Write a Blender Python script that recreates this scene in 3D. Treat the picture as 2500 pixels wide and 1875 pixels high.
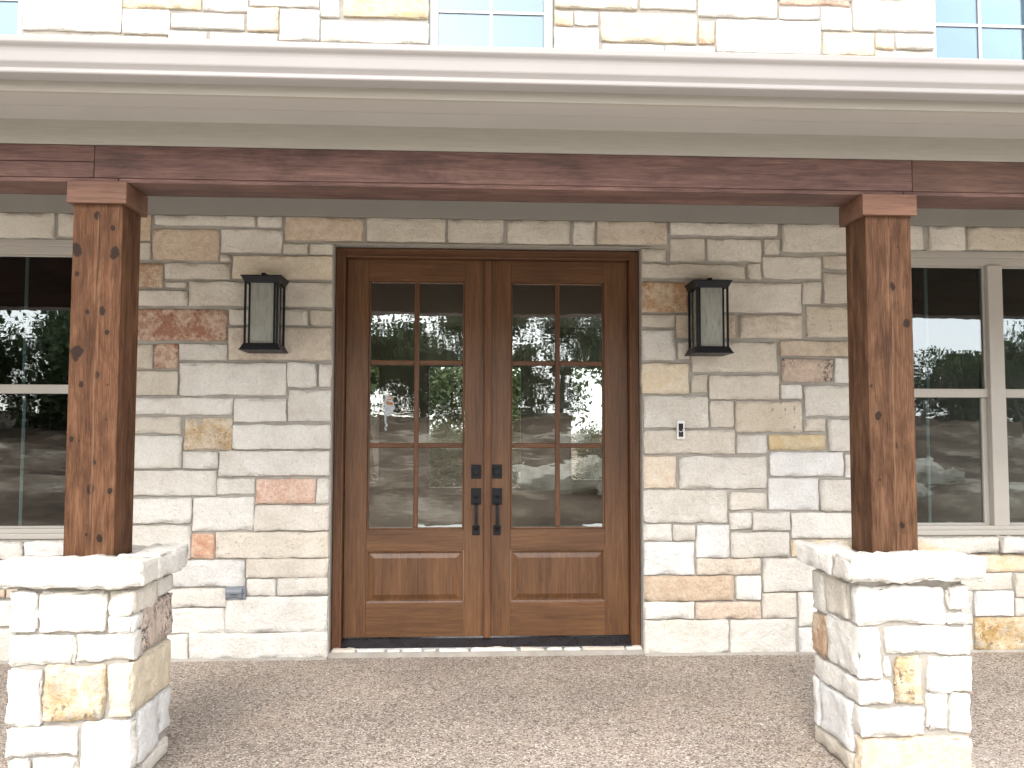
import bpy, bmesh, math, random
from mathutils import Vector, Matrix, noise

# ------------------------------------------------------------------ scene, camera, light
for o in list(bpy.data.objects):
    bpy.data.objects.remove(o)
SC = bpy.context.scene
COL = SC.collection
R = math.radians

cam_d = bpy.data.cameras.new("camera")
cam_d.sensor_fit = 'HORIZONTAL'; cam_d.sensor_width = 36.0
cam_d.lens = 2107.4552 / 2500.0 * 36.0
cam_d.clip_start = 0.05; cam_d.clip_end = 3000
cam = bpy.data.objects.new("camera", cam_d); COL.objects.link(cam)
yaw, pit, rol = 0.0516, 0.0561, 0.0020
fwd = Vector((math.sin(yaw)*math.cos(pit), math.cos(yaw)*math.cos(pit), math.sin(pit)))
rt = Vector((math.cos(yaw), -math.sin(yaw), 0)); up = rt.cross(fwd)
r2 = math.cos(rol)*rt + math.sin(rol)*up; u2 = -math.sin(rol)*rt + math.cos(rol)*up
M = Matrix((r2, u2, -fwd)).transposed().to_4x4(); M.translation = Vector((0.8337, -5.4772, 1.3783))
cam.matrix_world = M
SC.camera = cam

SUN_EL, SUN_AZ = R(40), R(192)          # azimuth measured clockwise from +Y (north)
world = bpy.data.worlds.new("World"); SC.world = world; world.use_nodes = True
nt = world.node_tree; nt.nodes.clear()
sky = nt.nodes.new('ShaderNodeTexSky'); sky.sky_type = 'NISHITA'; sky.sun_disc = False
sky.sun_elevation = SUN_EL; sky.sun_rotation = SUN_AZ; sky.dust_density = 2.0; sky.air_density = 1.0
tc = nt.nodes.new('ShaderNodeTexCoord')
mp = nt.nodes.new('ShaderNodeMapping'); mp.inputs['Scale'].default_value = (1, 1, 2.6)
nz = nt.nodes.new('ShaderNodeTexNoise'); nz.inputs['Scale'].default_value = 2.2; nz.inputs['Detail'].default_value = 7; nz.inputs['Roughness'].default_value = .55
rp = nt.nodes.new('ShaderNodeValToRGB'); rp.color_ramp.elements[0].position = .30; rp.color_ramp.elements[0].color = (.50, .50, .50, 1)
rp.color_ramp.elements[1].position = .68; rp.color_ramp.elements[1].color = (1, 1, 1, 1)
cl = nt.nodes.new('ShaderNodeMix'); cl.data_type = 'RGBA'
cl.inputs['B'].default_value = (9.0, 9.0, 9.1, 1)
bg = nt.nodes.new('ShaderNodeBackground'); bg.inputs['Strength'].default_value = .15
wo = nt.nodes.new('ShaderNodeOutputWorld')
L = nt.links.new
L(tc.outputs['Generated'], mp.inputs[0]); L(mp.outputs[0], nz.inputs[0]); L(nz.outputs[0], rp.inputs[0])
L(rp.outputs[0], cl.inputs['Factor']); L(sky.outputs[0], cl.inputs['A']); L(cl.outputs['Result'], bg.inputs[0]); L(bg.outputs[0], wo.inputs[0])

sd = bpy.data.lights.new("sun", 'SUN'); sd.energy = .75; sd.angle = R(20); sd.color = (1, .975, .94)
sun = bpy.data.objects.new("sun", sd); COL.objects.link(sun)
sdir = Vector((math.sin(SUN_AZ)*math.cos(SUN_EL), math.cos(SUN_AZ)*math.cos(SUN_EL), math.sin(SUN_EL)))
sun.rotation_euler = sdir.to_track_quat('Z', 'Y').to_euler(); sun.location = sdir*60
SC.view_settings.view_transform = 'Standard'; SC.view_settings.look = 'None'
SC.view_settings.exposure = 1.78; SC.view_settings.gamma = 1.0
SC.view_settings.use_curve_mapping = False
SC.render.resolution_x = 1024; SC.render.resolution_y = 768

# ------------------------------------------------------------------ node helpers
class NT:
    def __init__(s, name, rough=.8, spec=.3):
        s.m = bpy.data.materials.new(name); s.m.use_nodes = True
        s.t = s.m.node_tree; s.b = s.t.nodes['Principled BSDF']; s.out = s.t.nodes['Material Output']
        s.b.inputs['Roughness'].default_value = rough
        s.b.inputs['Specular IOR Level'].default_value = spec
    def n(s, k, **kw):
        x = s.t.nodes.new('ShaderNode'+k)
        for a, v in kw.items(): setattr(x, a, v)
        return x
    def l(s, a, b): s.t.links.new(a, b)
    def setin(s, sock, v):
        if hasattr(v, 'links') or isinstance(v, bpy.types.NodeSocket): s.l(v, sock)
        else: sock.default_value = v
    def coord(s, scale=(1, 1, 1), rnd=True, rot=(0, 0, 0)):
        tc = s.n('TexCoord'); v = tc.outputs['Object']
        if rnd:
            oi = s.n('ObjectInfo'); mu = s.n('Math', operation='MULTIPLY'); mu.inputs[1].default_value = 57.0
            s.l(oi.outputs['Random'], mu.inputs[0])
            ad = s.n('VectorMath', operation='ADD'); s.l(v, ad.inputs[0]); s.l(mu.outputs[0], ad.inputs[1]); v = ad.outputs[0]
        m = s.n('Mapping'); m.inputs['Scale'].default_value = scale; m.inputs['Rotation'].default_value = rot
        s.l(v, m.inputs[0]); return m.outputs[0]
    def noise(s, vec, scale, detail=4, rough=.55, dist=0):
        x = s.n('TexNoise'); x.inputs['Scale'].default_value = scale; x.inputs['Detail'].default_value = detail
        x.inputs['Roughness'].default_value = rough; x.inputs['Distortion'].default_value = dist
        s.l(vec, x.inputs['Vector']); return x.outputs[0]
    def voro(s, vec, scale, feature='F1', out=0, rnd=1.0):
        x = s.n('TexVoronoi', feature=feature); x.inputs['Scale'].default_value = scale; x.inputs['Randomness'].default_value = rnd
        s.l(vec, x.inputs['Vector']); return x.outputs[out]
    def ramp(s, f, stops):
        x = s.n('ValToRGB'); e = x.color_ramp.elements
        while len(e) < len(stops): e.new(.5)
        for i, (p, c) in enumerate(stops):
            e[i].position = p; c = (c, c, c) if not hasattr(c, '__len__') else c
            e[i].color = (*c[:3], 1)
        s.l(f, x.inputs[0]); return x.outputs[0]
    def mix(s, f, a, b, mode='MIX'):
        x = s.n('Mix', data_type='RGBA', blend_type=mode)
        for sock, v in ((x.inputs['Factor'], f), (x.inputs['A'], a), (x.inputs['B'], b)):
            if isinstance(v, tuple): v = (*v[:3], 1)
            s.setin(sock, v)
        return x.outputs['Result']
    def math(s, op, a, b=0.0, c=None):
        x = s.n('Math', operation=op); s.setin(x.inputs[0], a); s.setin(x.inputs[1], b)
        if c is not None: s.setin(x.inputs[2], c)
        return x.outputs[0]
    def bump(s, h, strength, dist, prev=None):
        x = s.n('Bump'); x.inputs['Strength'].default_value = strength; x.inputs['Distance'].default_value = dist
        s.l(h, x.inputs['Height'])
        if prev is not None: s.l(prev, x.inputs['Normal'])
        return x.outputs[0]
    def done(s, col=None, normal=None, rough=None):
        if col is not None: s.setin(s.b.inputs['Base Color'], (*col, 1) if isinstance(col, tuple) else col)
        if normal is not None: s.l(normal, s.b.inputs['Normal'])
        if rough is not None: s.setin(s.b.inputs['Roughness'], rough)
        return s.m

MAT = {}
def stone_mat(key, base, patch, lo, hi, scale, patch2=None, speck=None, rockface=1.0):
    k = NT('limestone_'+key, .88, .2)
    v = k.coord()
    oi = k.n('ObjectInfo')
    n1 = k.noise(v, scale, 8, .7, .3)
    n2 = k.noise(v, scale*5, 10, .78, .2)
    f = k.math('ADD', k.math('MULTIPLY', n1, .5), k.math('MULTIPLY', n2, .5))
    f = k.ramp(f, [(lo, 0.0), (hi, 1.0)])
    col = k.mix(f, base, patch)
    if patch2:
        n3 = k.noise(v, scale*1.4, 7, .66, .8)
        col = k.mix(k.ramp(n3, [(.54, 0.0), (.64, 1.0)]), col, patch2)
    n4 = k.noise(v, 5, 5, .6)                              # soft clouding
    col = k.mix(.75, col, k.ramp(n4, [(.3, (.80, .78, .75)), (.68, (1.0, 1.0, 1.0))]), 'MULTIPLY')
    n5 = k.noise(v, 95, 5, .7)
    col = k.mix(.45, col, k.ramp(n5, [(.33, (.70, .67, .62)), (.55, (1., 1., 1.))]), 'MULTIPLY')
    if speck:
        n6 = k.noise(v, speck[1], 6, .75); n7 = k.noise(v, 6, 3)
        m = k.math('MULTIPLY', k.ramp(n6, [(speck[2], 0.0), (speck[2]+.05, 1.0)]), k.ramp(n7, [(.42, 0.0), (.58, 1.0)]))
        col = k.mix(m, col, speck[0])
    hv = k.n('HueSaturation'); k.l(col, hv.inputs['Color'])
    k.l(k.math('MULTIPLY_ADD', oi.outputs['Random'], .17, .90), hv.inputs['Value'])
    k.l(k.math('MULTIPLY_ADD', oi.outputs['Random'], -.35, 1.15), hv.inputs['Saturation'])
    b1 = k.bump(k.noise(v, 15, 9, .68, .25), .62*rockface, .045)
    b2 = k.bump(k.noise(v, 75, 6, .7, .4), .7*rockface, .009, b1)
    MAT[key] = k.done(hv.outputs[0], b2)
W = (.745, .722, .672)
stone_mat('w', W, (.68, .64, .57), .48, .64, 3)
stone_mat('c', (.69, .64, .56), (.60, .535, .45), .47, .64, 4)  # cream stone; partly carries the upper wall's porch shade in its colour
stone_mat('f', (.70, .61, .46), (.62, .50, .34), .45, .60, 5)
stone_mat('g', (.735, .728, .708), (.66, .65, .625), .47, .62, 4)
stone_mat('k', (.68, .57, .45), (.54, .41, .30), .42, .58, 5, speck=((.42, .32, .24), 60, .60))
stone_mat('n', (.66, .55, .42), (.46, .29, .18), .44, .55, 6, speck=((.33, .18, .1), 55, .58))
stone_mat('r', (.64, .48, .37), (.34, .155, .09), .43, .55, 5, speck=((.20, .075, .045), 40, .56))
stone_mat('p', (.72, .52, .40), (.56, .30, .19), .45, .58, 7, speck=((.5, .24, .15), 45, .58))
stone_mat('o', (.70, .61, .46), (.47, .31, .13), .43, .57, 6, patch2=(.42, .39, .33), speck=((.15, .11, .07), 26, .56))
stone_mat('s', (.70, .62, .52), (.55, .46, .37), .44, .60, 6, speck=((.40, .33, .27), 50, .58))
stone_mat('v', (.72, .66, .56), (.64, .57, .47), .45, .62, 4, speck=((.24, .20, .16), 34, .585))
stone_mat('d', (.66, .52, .42), (.47, .37, .30), .42, .58, 7, speck=((.075, .07, .075), 42, .50))
stone_mat('y', (.73, .65, .50), (.66, .50, .28), .43, .60, 5)
stone_mat('q', (.75, .66, .52), (.68, .49, .32), .43, .60, 5)

def wood_mat(key, dark, mid, light, axis, grain=1.0, rough=.55, knots=None, crack=None, auto_knots=0.0, bump=.25, spec=.3, fibre=.55, blotch=0.0):
    k = NT('wood_'+key, rough, spec)
    def sc(a, b): return tuple(a if i == axis else b for i in range(3))
    rnd = knots is None
    v0 = k.coord(sc(.8, 7*grain), rnd); v1 = k.coord(sc(3.2, 75*grain), rnd); v2 = k.coord(sc(12, 420*grain), rnd); v3 = k.coord(sc(.25, 1.2), rnd)
    a = k.noise(v0, 1, 5, .55, 1.2); b = k.noise(v1, 1, 5, .6, .4); c = k.noise(v2, 1, 3, .6)
    f = k.math('ADD', k.math('MULTIPLY', a, .45), k.math('MULTIPLY', b, .55))
    col = k.ramp(f, [(.33, dark), (.5, mid), (.66, light)])
    col = k.mix(fibre, col, k.ramp(c, [(.36, (.50, .46, .43)), (.58, (1, 1, 1))]), 'MULTIPLY')
    if blotch:
        bl = k.noise(k.coord(sc(3.2, 8), rnd), 1, 7, .68, .8)
        col = k.mix(blotch, col, k.ramp(bl, [(.36, (.40, .36, .34)), (.56, (1, 1, 1))]), 'MULTIPLY')
    tv = k.noise(v3, 3, 3, .5)
    col = k.mix(.6, col, k.ramp(tv, [(.35, (.74, .72, .71)), (.65, (1.1, 1.1, 1.1))]), 'MULTIPLY')
    h = c
    if auto_knots:
        vk = k.coord(sc(1.6, 4.2), rnd); d = k.voro(vk, 1.0)
        dn = k.math('ADD', d, k.math('MULTIPLY', k.noise(k.coord(sc(4, 30), rnd), 1, 3), .10))
        m = k.ramp(dn, [(auto_knots*.55, 1.0), (auto_knots, .35), (auto_knots*1.6, 0.0)])
        col = k.mix(m, col, tuple(x*.28 for x in dark))
    if knots:
        tcn = k.n('TexCoord'); sx = k.n('SeparateXYZ'); k.l(tcn.outputs['Object'], sx.inputs[0])
        wob = k.noise(k.coord((22, 22, 22), False), 1, 3, .6)
        tot = None
        for (kx, kz, kr) in knots:
            dx = k.math('MULTIPLY', k.math('SUBTRACT', sx.outputs[0], kx/1000), 1000/kr)
            dz = k.math('MULTIPLY', k.math('SUBTRACT', sx.outputs[2], kz/1000), 1000/(kr*1.35))
            d = k.math('SQRT', k.math('ADD', k.math('MULTIPLY', dx, dx), k.math('MULTIPLY', dz, dz)))
            tot = d if tot is None else k.math('MINIMUM', tot, d)
        dd = k.math('ADD', tot, k.math('MULTIPLY', k.math('SUBTRACT', wob, .5), 1.9))
        halo = k.ramp(k.math('MULTIPLY', dd, .25), [(.25, 1.0), (.62, 0.0)])
        col = k.mix(k.math('MULTIPLY', halo, .45), col, tuple(x*.55 for x in mid))
        core = k.ramp(dd, [(.75, 1.0), (1.0, 0.0)])
        rings = k.math('SINE', k.math('MULTIPLY', dd, 9.0))
        rm = k.math('MULTIPLY', k.ramp(rings, [(.4, 0.0), (.9, 1.0)]), k.ramp(k.math('MULTIPLY', dd, .25), [(.24, .0), (.28, .6), (.55, 0.0)]))
        col = k.mix(k.math('MULTIPLY', rm, .6), col, dark)
        col = k.mix(k.math('MULTIPLY', core, .93), col, (.016, .010, .007))
        if crack is not None:
            wv = k.noise(k.coord((0.01, .01, 3.2), False), 1, 4, .55)
            cx = k.math('ADD', sx.outputs[0], k.math('MULTIPLY_ADD', k.math('SUBTRACT', wv, .5), .045, -crack))
            ab = k.math('ABSOLUTE', cx)
            cm = k.ramp(k.math('MULTIPLY', ab, 100.0), [(.10, 1.0), (.22, 0.0)])
            col = k.mix(k.math('MULTIPLY', cm, .85), col, (.03, .017, .01))
            st = k.ramp(k.math('MULTIPLY', ab, 30.0), [(.12, 1.0), (.5, 0.0)])
            stn = k.ramp(k.noise(k.coord((60, 60, 3.5), False), 1, 4, .6), [(.46, 0.0), (.6, 1.0)])
            col = k.mix(k.math('MULTIPLY', k.math('MULTIPLY', st, stn), .55), col, light)
    bm_ = k.bump(b, bump, .004); bm_ = k.bump(h, bump*.7, .0015, bm_)
    MAT[key] = k.done(col, bm_)
    return MAT[key]
KL=[(-1,1378,15),(61,1323,12),(-82,1227,23),(71,1223,22),(28,985,15),(-32,979,9),(49,895,10),(-67,815,26),(12,720,12),(-47,687,11),(57,684,4),(-77,1136,10),(-78,462,11),(-49,457,4),(13,371,9),(-1,263,17),(78,257,10),(55,544,4),(43,71,14),(-9,83,6)]
KR=[(15,1119,15),(72,962,18),(-89,694,7),(-62,570,16),(13,442,13),(31,107,13),(-60,300,5),(40,1290,5)]
CED = ((.060, .0275, .014), (.118, .056, .0285), (.185, .097, .052))
wood_mat('cedar_left', *CED, 2, .8, .7, KL, .008, bump=.9, fibre=.85, blotch=.8, spec=.12)
wood_mat('cedar_right', (.056, .0275, .015), (.110, .056, .030), (.175, .095, .053), 2, .8, .7, KR, .003, bump=.9, fibre=.85, blotch=.8, spec=.12)
BM = ((.070, .036, .029), (.125, .066, .053), (.18, .10, .078))
wood_mat('beam', *BM, 0, .8, .65, auto_knots=.10, bump=.7, fibre=.7, blotch=.6)
wood_mat('beam_arched', (.055, .028, .020), (.095, .048, .033), (.15, .082, .056), 0, .45, .6, bump=.4)
wood_mat('collar', (.080, .038, .022), (.128, .062, .038), (.18, .094, .06), 0, .8, .6, bump=.35)
DR = ((.070, .0300, .0115), (.120, .0540, .0205), (.172, .0840, .0350))
wood_mat('door_v', *DR, 2, 1.0, .42, bump=.12, spec=.4)
wood_mat('door_h', *DR, 0, 1.0, .42, bump=.12, spec=.4)
wood_mat('casing', (.070, .030, .013), (.118, .053, .0235), (.165, .081, .0385), 2, 1.0, .45, bump=.12)
wood_mat('casing_h', (.070, .030, .013), (.118, .053, .0235), (.165, .081, .0385), 0, 1.0, .45, bump=.12)

k = NT('mortar', .95, .1); v = k.coord((1, 1, 1), False)
c_ = k.ramp(k.noise(v, 9, 6, .65), [(.3, (.265, .243, .212)), (.7, (.37, .345, .307))])
MAT['mortar'] = k.done(c_, k.bump(k.noise(v, 160, 4, .7), .5, .003))

k = NT('exposed_aggregate', .75, .25); v = k.coord((1, 1, 1), False)
cellc = k.voro(v, 140, out=1); ce = k.voro(v, 140, 'DISTANCE_TO_EDGE')
sv = k.n('SeparateColor'); k.l(cellc, sv.inputs[0])
peb = k.ramp(sv.outputs[0], [(.0, (.03, .025, .023)), (.18, (.19, .15, .125)), (.42, (.37, .318, .275)), (.72, (.46, .398, .342)), (.88, (.57, .505, .43)), (.96, (.80, .75, .66))])
c2 = k.voro(v, 61, out=1); s2 = k.n('SeparateColor'); k.l(c2, s2.inputs[0])
peb = k.mix(k.ramp(s2.outputs[1], [(.86, 0.0), (.88, .65)]), peb, k.ramp(s2.outputs[0], [(.3, (.09, .07, .06)), (.6, (.55, .47, .37))]))
col = k.mix(k.ramp(ce, [(.0, 0.0), (.09, 1.0)]), (.25, .21, .18), peb)
big = k.noise(v, 1.1, 5, .6, .4)
col = k.mix(.85, col, k.ramp(big, [(.32, (.62, .60, .59)), (.66, (.90, .88, .865))]), 'MULTIPLY')
stn = k.noise(v, 2.3, 4, .6, .6)
col = k.mix(k.math('MULTIPLY', k.ramp(stn, [(.56, 0.0), (.70, 1.0)]), .16), col, (.38, .26, .17))
sx = k.n('SeparateXYZ'); k.l(v, sx.inputs[0])
dx = k.math('SUBTRACT', sx.outputs[0], 1.75); dy = k.math('ADD', sx.outputs[1], .75)
rr = k.math('SQRT', k.math('ADD', k.math('MULTIPLY', k.math('MULTIPLY', dx, dx), 1.6), k.math('MULTIPLY', k.math('MULTIPLY', dy, dy), .6)))
hz = k.math('MULTIPLY', k.ramp(k.math('MULTIPLY', rr, 1.1), [(.1, 1.0), (.8, 0.0)]), k.ramp(k.noise(v, 6, 6, .7), [(.42, 0.0), (.66, 1.0)]))
col = k.mix(k.math('MULTIPLY', hz, .38), col, (.66, .61, .56))
MAT['aggregate'] = k.done(col, k.bump(ce, .55, .004))

def plain(key, col, rough=.6, spec=.3, metal=0.0, var=.12, scale=6, bump=0, bscale=80, stretch=None):
    k = NT(key, rough, spec); k.b.inputs['Metallic'].default_value = metal
    v = k.coord(stretch or (1, 1, 1), False)
    n = k.noise(v, scale, 5, .6)
    c = k.ramp(n, [(.3, tuple(x*(1-var) for x in col)), (.7, tuple(min(1, x*(1+var)) for x in col))])
    nb = k.bump(k.noise(v, bscale, 4, .6), bump, .003) if bump else None
    MAT[key] = k.done(c, nb, k.ramp(n, [(.3, max(.02, rough-.08)), (.7, min(1, rough+.08))]))
plain('gutter_paint', (.262, .243, .231), .38, .45, var=.05, scale=1.6, bump=.05, bscale=14)
plain('trim_paint', (.27, .246, .208), .6, .3, var=.06, scale=2, bump=.25, bscale=3, stretch=(4, 60, 60))
plain('ceiling_paint', (.62, .60, .56), .7, .2, var=.04, scale=2)
plain('frieze_paint', (.20, .186, .163), .6, .3, var=.05, scale=2)
plain('vinyl_frame', (.37, .345, .305), .42, .4, var=.04, scale=3)
plain('upper_frame', (.42, .43, .43), .42, .4, var=.03, scale=3)
plain('grille', (.62, .66, .62), .4, .4, var=.03)
plain('black_metal', (.009, .009, .011), .45, .2, var=.2, scale=30, bump=.06, bscale=200)
plain('threshold_metal', (.016, .016, .019), .3, .5, var=.25, scale=14)
plain('bell_silver', (.72, .71, .69), .35, .5, metal=.35, var=.05)
plain('bell_black', (.02, .019, .022), .25, .5, var=.1)
plain('bell_ring', (.80, .82, .86), .3, .5, var=.02)
plain('bell_text', (.45, .44, .43), .5, .3, var=.02)
plain('outlet_grey', (.165, .178, .20), .42, .4, var=.05, scale=20)
plain('bounce_slab_pale', (.62, .595, .55), .85, .2, var=.12, scale=1.5, bump=.3, bscale=60)  # for the added slab; kept pale for its bounce light
plain('roof_metal', (.30, .28, .25), .4, .4, var=.1)
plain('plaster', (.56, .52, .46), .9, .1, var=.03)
plain('dim_plaster', (.20, .185, .155), .9, .1, var=.05)  # plaster colour darkened to put the side rooms' dimness into it
plain('interior_tile', (.42, .38, .33), .35, .4, var=.1)
plain('shade_cloth', (.16, .20, .22), .9, .1, var=.03)
plain('marker_white', (.75, .75, .72), .5, .3, var=.04)
plain('marker_orange', (.70, .18, .03), .5, .3, var=.06)
plain('lead_flash', (.42, .39, .35), .5, .4, var=.05)
plain('bark', (.11, .09, .075), .95, .1, var=.4, scale=9, bump=.8, bscale=18, stretch=(4, 4, 1))
plain('lamp_bulb', (.85, .83, .78), .2, .5, var=.02)
plain('soffit_paint', (.31, .288, .258), .62, .25, var=.05, scale=2)
k = NT('vent_soffit', .62, .25); v = k.coord((1, 1, 1), False)      # perforated strip
d = k.voro(v, 62, rnd=0.0)
MAT['vent_soffit'] = k.done(k.mix(k.ramp(d, [(.20, 1.0), (.27, 0.0)]), (.31, .288, .258), (.10, .09, .08)))

def leaf(key, c0, c1):
    k = NT(key, .55, .3); oi = k.n('ObjectInfo')
    g = k.n('NewGeometry'); f = k.math('FRACT', k.math('ADD', g.outputs['Random Per Island'], oi.outputs['Random']))
    k.done(k.ramp(f, [(.0, c0), (1.0, c1)]))
    tr = k.n('BsdfTranslucent'); k.l(k.b.inputs['Base Color'].links[0].from_socket, tr.inputs[0])
    mx = k.n('MixShader'); mx.inputs[0].default_value = .3
    k.l(k.b.outputs[0], mx.inputs[1]); k.l(tr.outputs[0], mx.inputs[2]); k.l(mx.outputs[0], k.out.inputs[0]); MAT[key] = k.m
leaf('oak_leaf', (.035, .055, .022), (.095, .125, .052))
leaf('oak_leaf_pale', (.07, .10, .04), (.17, .20, .09))

k = NT('cleared_ground', .95, .1); v = k.coord((1, 1, 1), False)
n1 = k.noise(v, .32, 7, .65, .6); n2 = k.noise(v, 2.2, 8, .7)
c_ = k.ramp(n1, [(.36, (.060, .040, .027)), (.49, (.12, .085, .058)), (.58, (.24, .19, .14)), (.68, (.50, .45, .36))])
c_ = k.mix(.7, c_, k.ramp(n2, [(.3, (.5, .5, .5)), (.65, (1.1, 1.1, 1.1))]), 'MULTIPLY')
MAT['ground'] = k.done(c_, k.bump(n2, .8, .15))
k = NT('pale_boulder', .95, .1); v = k.coord()
MAT['boulder'] = k.done(k.ramp(k.noise(v, 2.5, 7, .7), [(.3, (.20, .17, .13)), (.5, (.42, .38, .31)), (.7, (.60, .56, .48))]), k.bump(k.noise(v, 9, 6, .7), .8, .08))

def glass(key, refl, tint, wob=.0, rough=0.0, tone=(.93, .97, 1.0)):
    k = NT(key); t = k.t; t.nodes.remove(k.b)
    fr = k.n('Fresnel'); fr.inputs[0].default_value = 1.5
    f = k.math('MULTIPLY_ADD', fr.outputs[0], 1.6, refl)
    f = k.math('MINIMUM', f, 1.0)
    gl = k.n('BsdfGlossy'); gl.inputs['Roughness'].default_value = rough; gl.inputs['Color'].default_value = (*tone, 1)
    tr = k.n('BsdfTransparent'); tr.inputs[0].default_value = (*tint, 1)
    mx = k.n('MixShader'); k.l(f, mx.inputs[0]); k.l(tr.outputs[0], mx.inputs[1]); k.l(gl.outputs[0], mx.inputs[2]); k.l(mx.outputs[0], k.out.inputs[0])
    if wob:
        v = k.coord((2.2, 2.2, 7)); b = k.bump(k.noise(v, 1.0, 3, .5), wob, .02); k.l(b, gl.inputs['Normal'])
    MAT[key] = k.m
glass('door_glass', .12, (.80, .83, .80), .028)
glass('window_glass', .07, (.60, .66, .66), .02)
glass('upper_glass', .085, (.6, .7, .76), .01, tone=(.78, .92, 1.0))
k = NT('seeded_glass', .25, .5)                                     # rain-streaked lantern glass
v = k.coord((60, 60, 9)); nn = k.noise(v, 1, 5, .65, .4)
cc = k.ramp(nn, [(.32, (.25, .25, .215)), (.62, (.50, .50, .45))])
k.done(cc); tr = k.n('BsdfTransparent'); tr.inputs[0].default_value = (.84, .86, .80, 1)
mx = k.n('MixShader'); k.l(k.ramp(nn, [(.3, .62), (.7, .40)]), mx.inputs[0]); k.l(tr.outputs[0], mx.inputs[1]); k.l(k.b.outputs[0], mx.inputs[2]); k.l(mx.outputs[0], k.out.inputs[0])
MAT['seeded_glass'] = k.m

# ------------------------------------------------------------------ mesh helpers
def link(name, me, mat, parent=None, loc=(0, 0, 0), smooth=False):
    o = bpy.data.objects.new(name, me); COL.objects.link(o); o.location = loc
    if mat and not me.materials: me.materials.append(MAT[mat])
    if smooth: me.polygons.foreach_set('use_smooth', [True]*len(me.polygons))
    if parent:
        o.parent = parent; o.matrix_parent_inverse = Matrix()
    return o
def empty(name, loc=(0, 0, 0)):
    o = bpy.data.objects.new(name, None); COL.objects.link(o); o.location = loc; o.empty_display_size = .1; return o
def tag(o, label, cat, group=None):
    o['label'] = label; o['category'] = cat
    if group: o['group'] = group
    return o
def struct(o): o['kind'] = 'structure'; return o
class MB:
    """collects boxes and swept shapes; build() links them as one mesh centred on its own middle"""
    def __init__(s): s.b = bmesh.new()
    def box(s, x0, y0, z0, x1, y1, z1, bev=0):
        vs = [s.b.verts.new(p) for p in ((x0,y0,z0),(x1,y0,z0),(x1,y1,z0),(x0,y1,z0),(x0,y0,z1),(x1,y0,z1),(x1,y1,z1),(x0,y1,z1))]
        fs = [s.b.faces.new([vs[i] for i in q]) for q in ((3,2,1,0),(4,5,6,7),(0,1,5,4),(1,2,6,5),(2,3,7,6),(3,0,4,7))]
        if bev:
            es = list({e for f in fs for e in f.edges})
            bmesh.ops.bevel(s.b, geom=es, offset=bev, segments=2, affect='EDGES', profile=.5)
        return s
    def prism(s, pts, axis, a, b):
        """polygon pts (2-D) extruded along axis from a to b; pts give the two other coordinates in x,y,z order"""
        def P(p, t):
            q = list(p); q.insert(axis, t); return q
        n = len(pts); A = [s.b.verts.new(P(p, a)) for p in pts]; B = [s.b.verts.new(P(p, b)) for p in pts]
        for i in range(n): s.b.faces.new((A[i], A[(i+1) % n], B[(i+1) % n], B[i]))
        s.b.faces.new(A[::-1]); s.b.faces.new(B); return s
    def cyl(s, c, r, axis, a, b, n=24, r2=None):
        r2 = r if r2 is None else r2
        def P(t, rr, ang):
            q = [c[0]+rr*math.cos(ang), c[1]+rr*math.sin(ang)]; q.insert(axis, t); return q
        A = [s.b.verts.new(P(a, r, 2*math.pi*i/n)) for i in range(n)]; B = [s.b.verts.new(P(b, r2, 2*math.pi*i/n)) for i in range(n)]
        for i in range(n): s.b.faces.new((A[i], A[(i+1) % n], B[(i+1) % n], B[i]))
        s.b.faces.new(A[::-1]); s.b.faces.new(B); return s
    def frustum(s, x0, y0, x1, y1, z0, X0, Y0, X1, Y1, z1):
        vs = [s.b.verts.new(p) for p in ((x0,y0,z0),(x1,y0,z0),(x1,y1,z0),(x0,y1,z0),(X0,Y0,z1),(X1,Y0,z1),(X1,Y1,z1),(X0,Y1,z1))]
        for q in ((3,2,1,0),(4,5,6,7),(0,1,5,4),(1,2,6,5),(2,3,7,6),(3,0,4,7)): s.b.faces.new([vs[i] for i in q])
        return s
    def build(s, name, mat, parent=None, origin=None, smooth=False, kind=None):
        bmesh.ops.recalc_face_normals(s.b, faces=s.b.faces)
        if origin is None:
            lo = Vector((min(v.co.x for v in s.b.verts), min(v.co.y for v in s.b.verts), min(v.co.z for v in s.b.verts)))
            hi = Vector((max(v.co.x for v in s.b.verts), max(v.co.y for v in s.b.verts), max(v.co.z for v in s.b.verts)))
            origin = (lo+hi)/2
        origin = Vector(origin)
        for v in s.b.verts: v.co -= origin
        me = bpy.data.meshes.new(name); s.b.to_mesh(me); s.b.free()
        pl = Vector((0, 0, 0)); q = parent
        while q: pl += q.location; q = q.parent
        o = link(name, me, mat, parent, origin-pl, smooth)
        if kind: o['kind'] = kind
        return o

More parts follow.
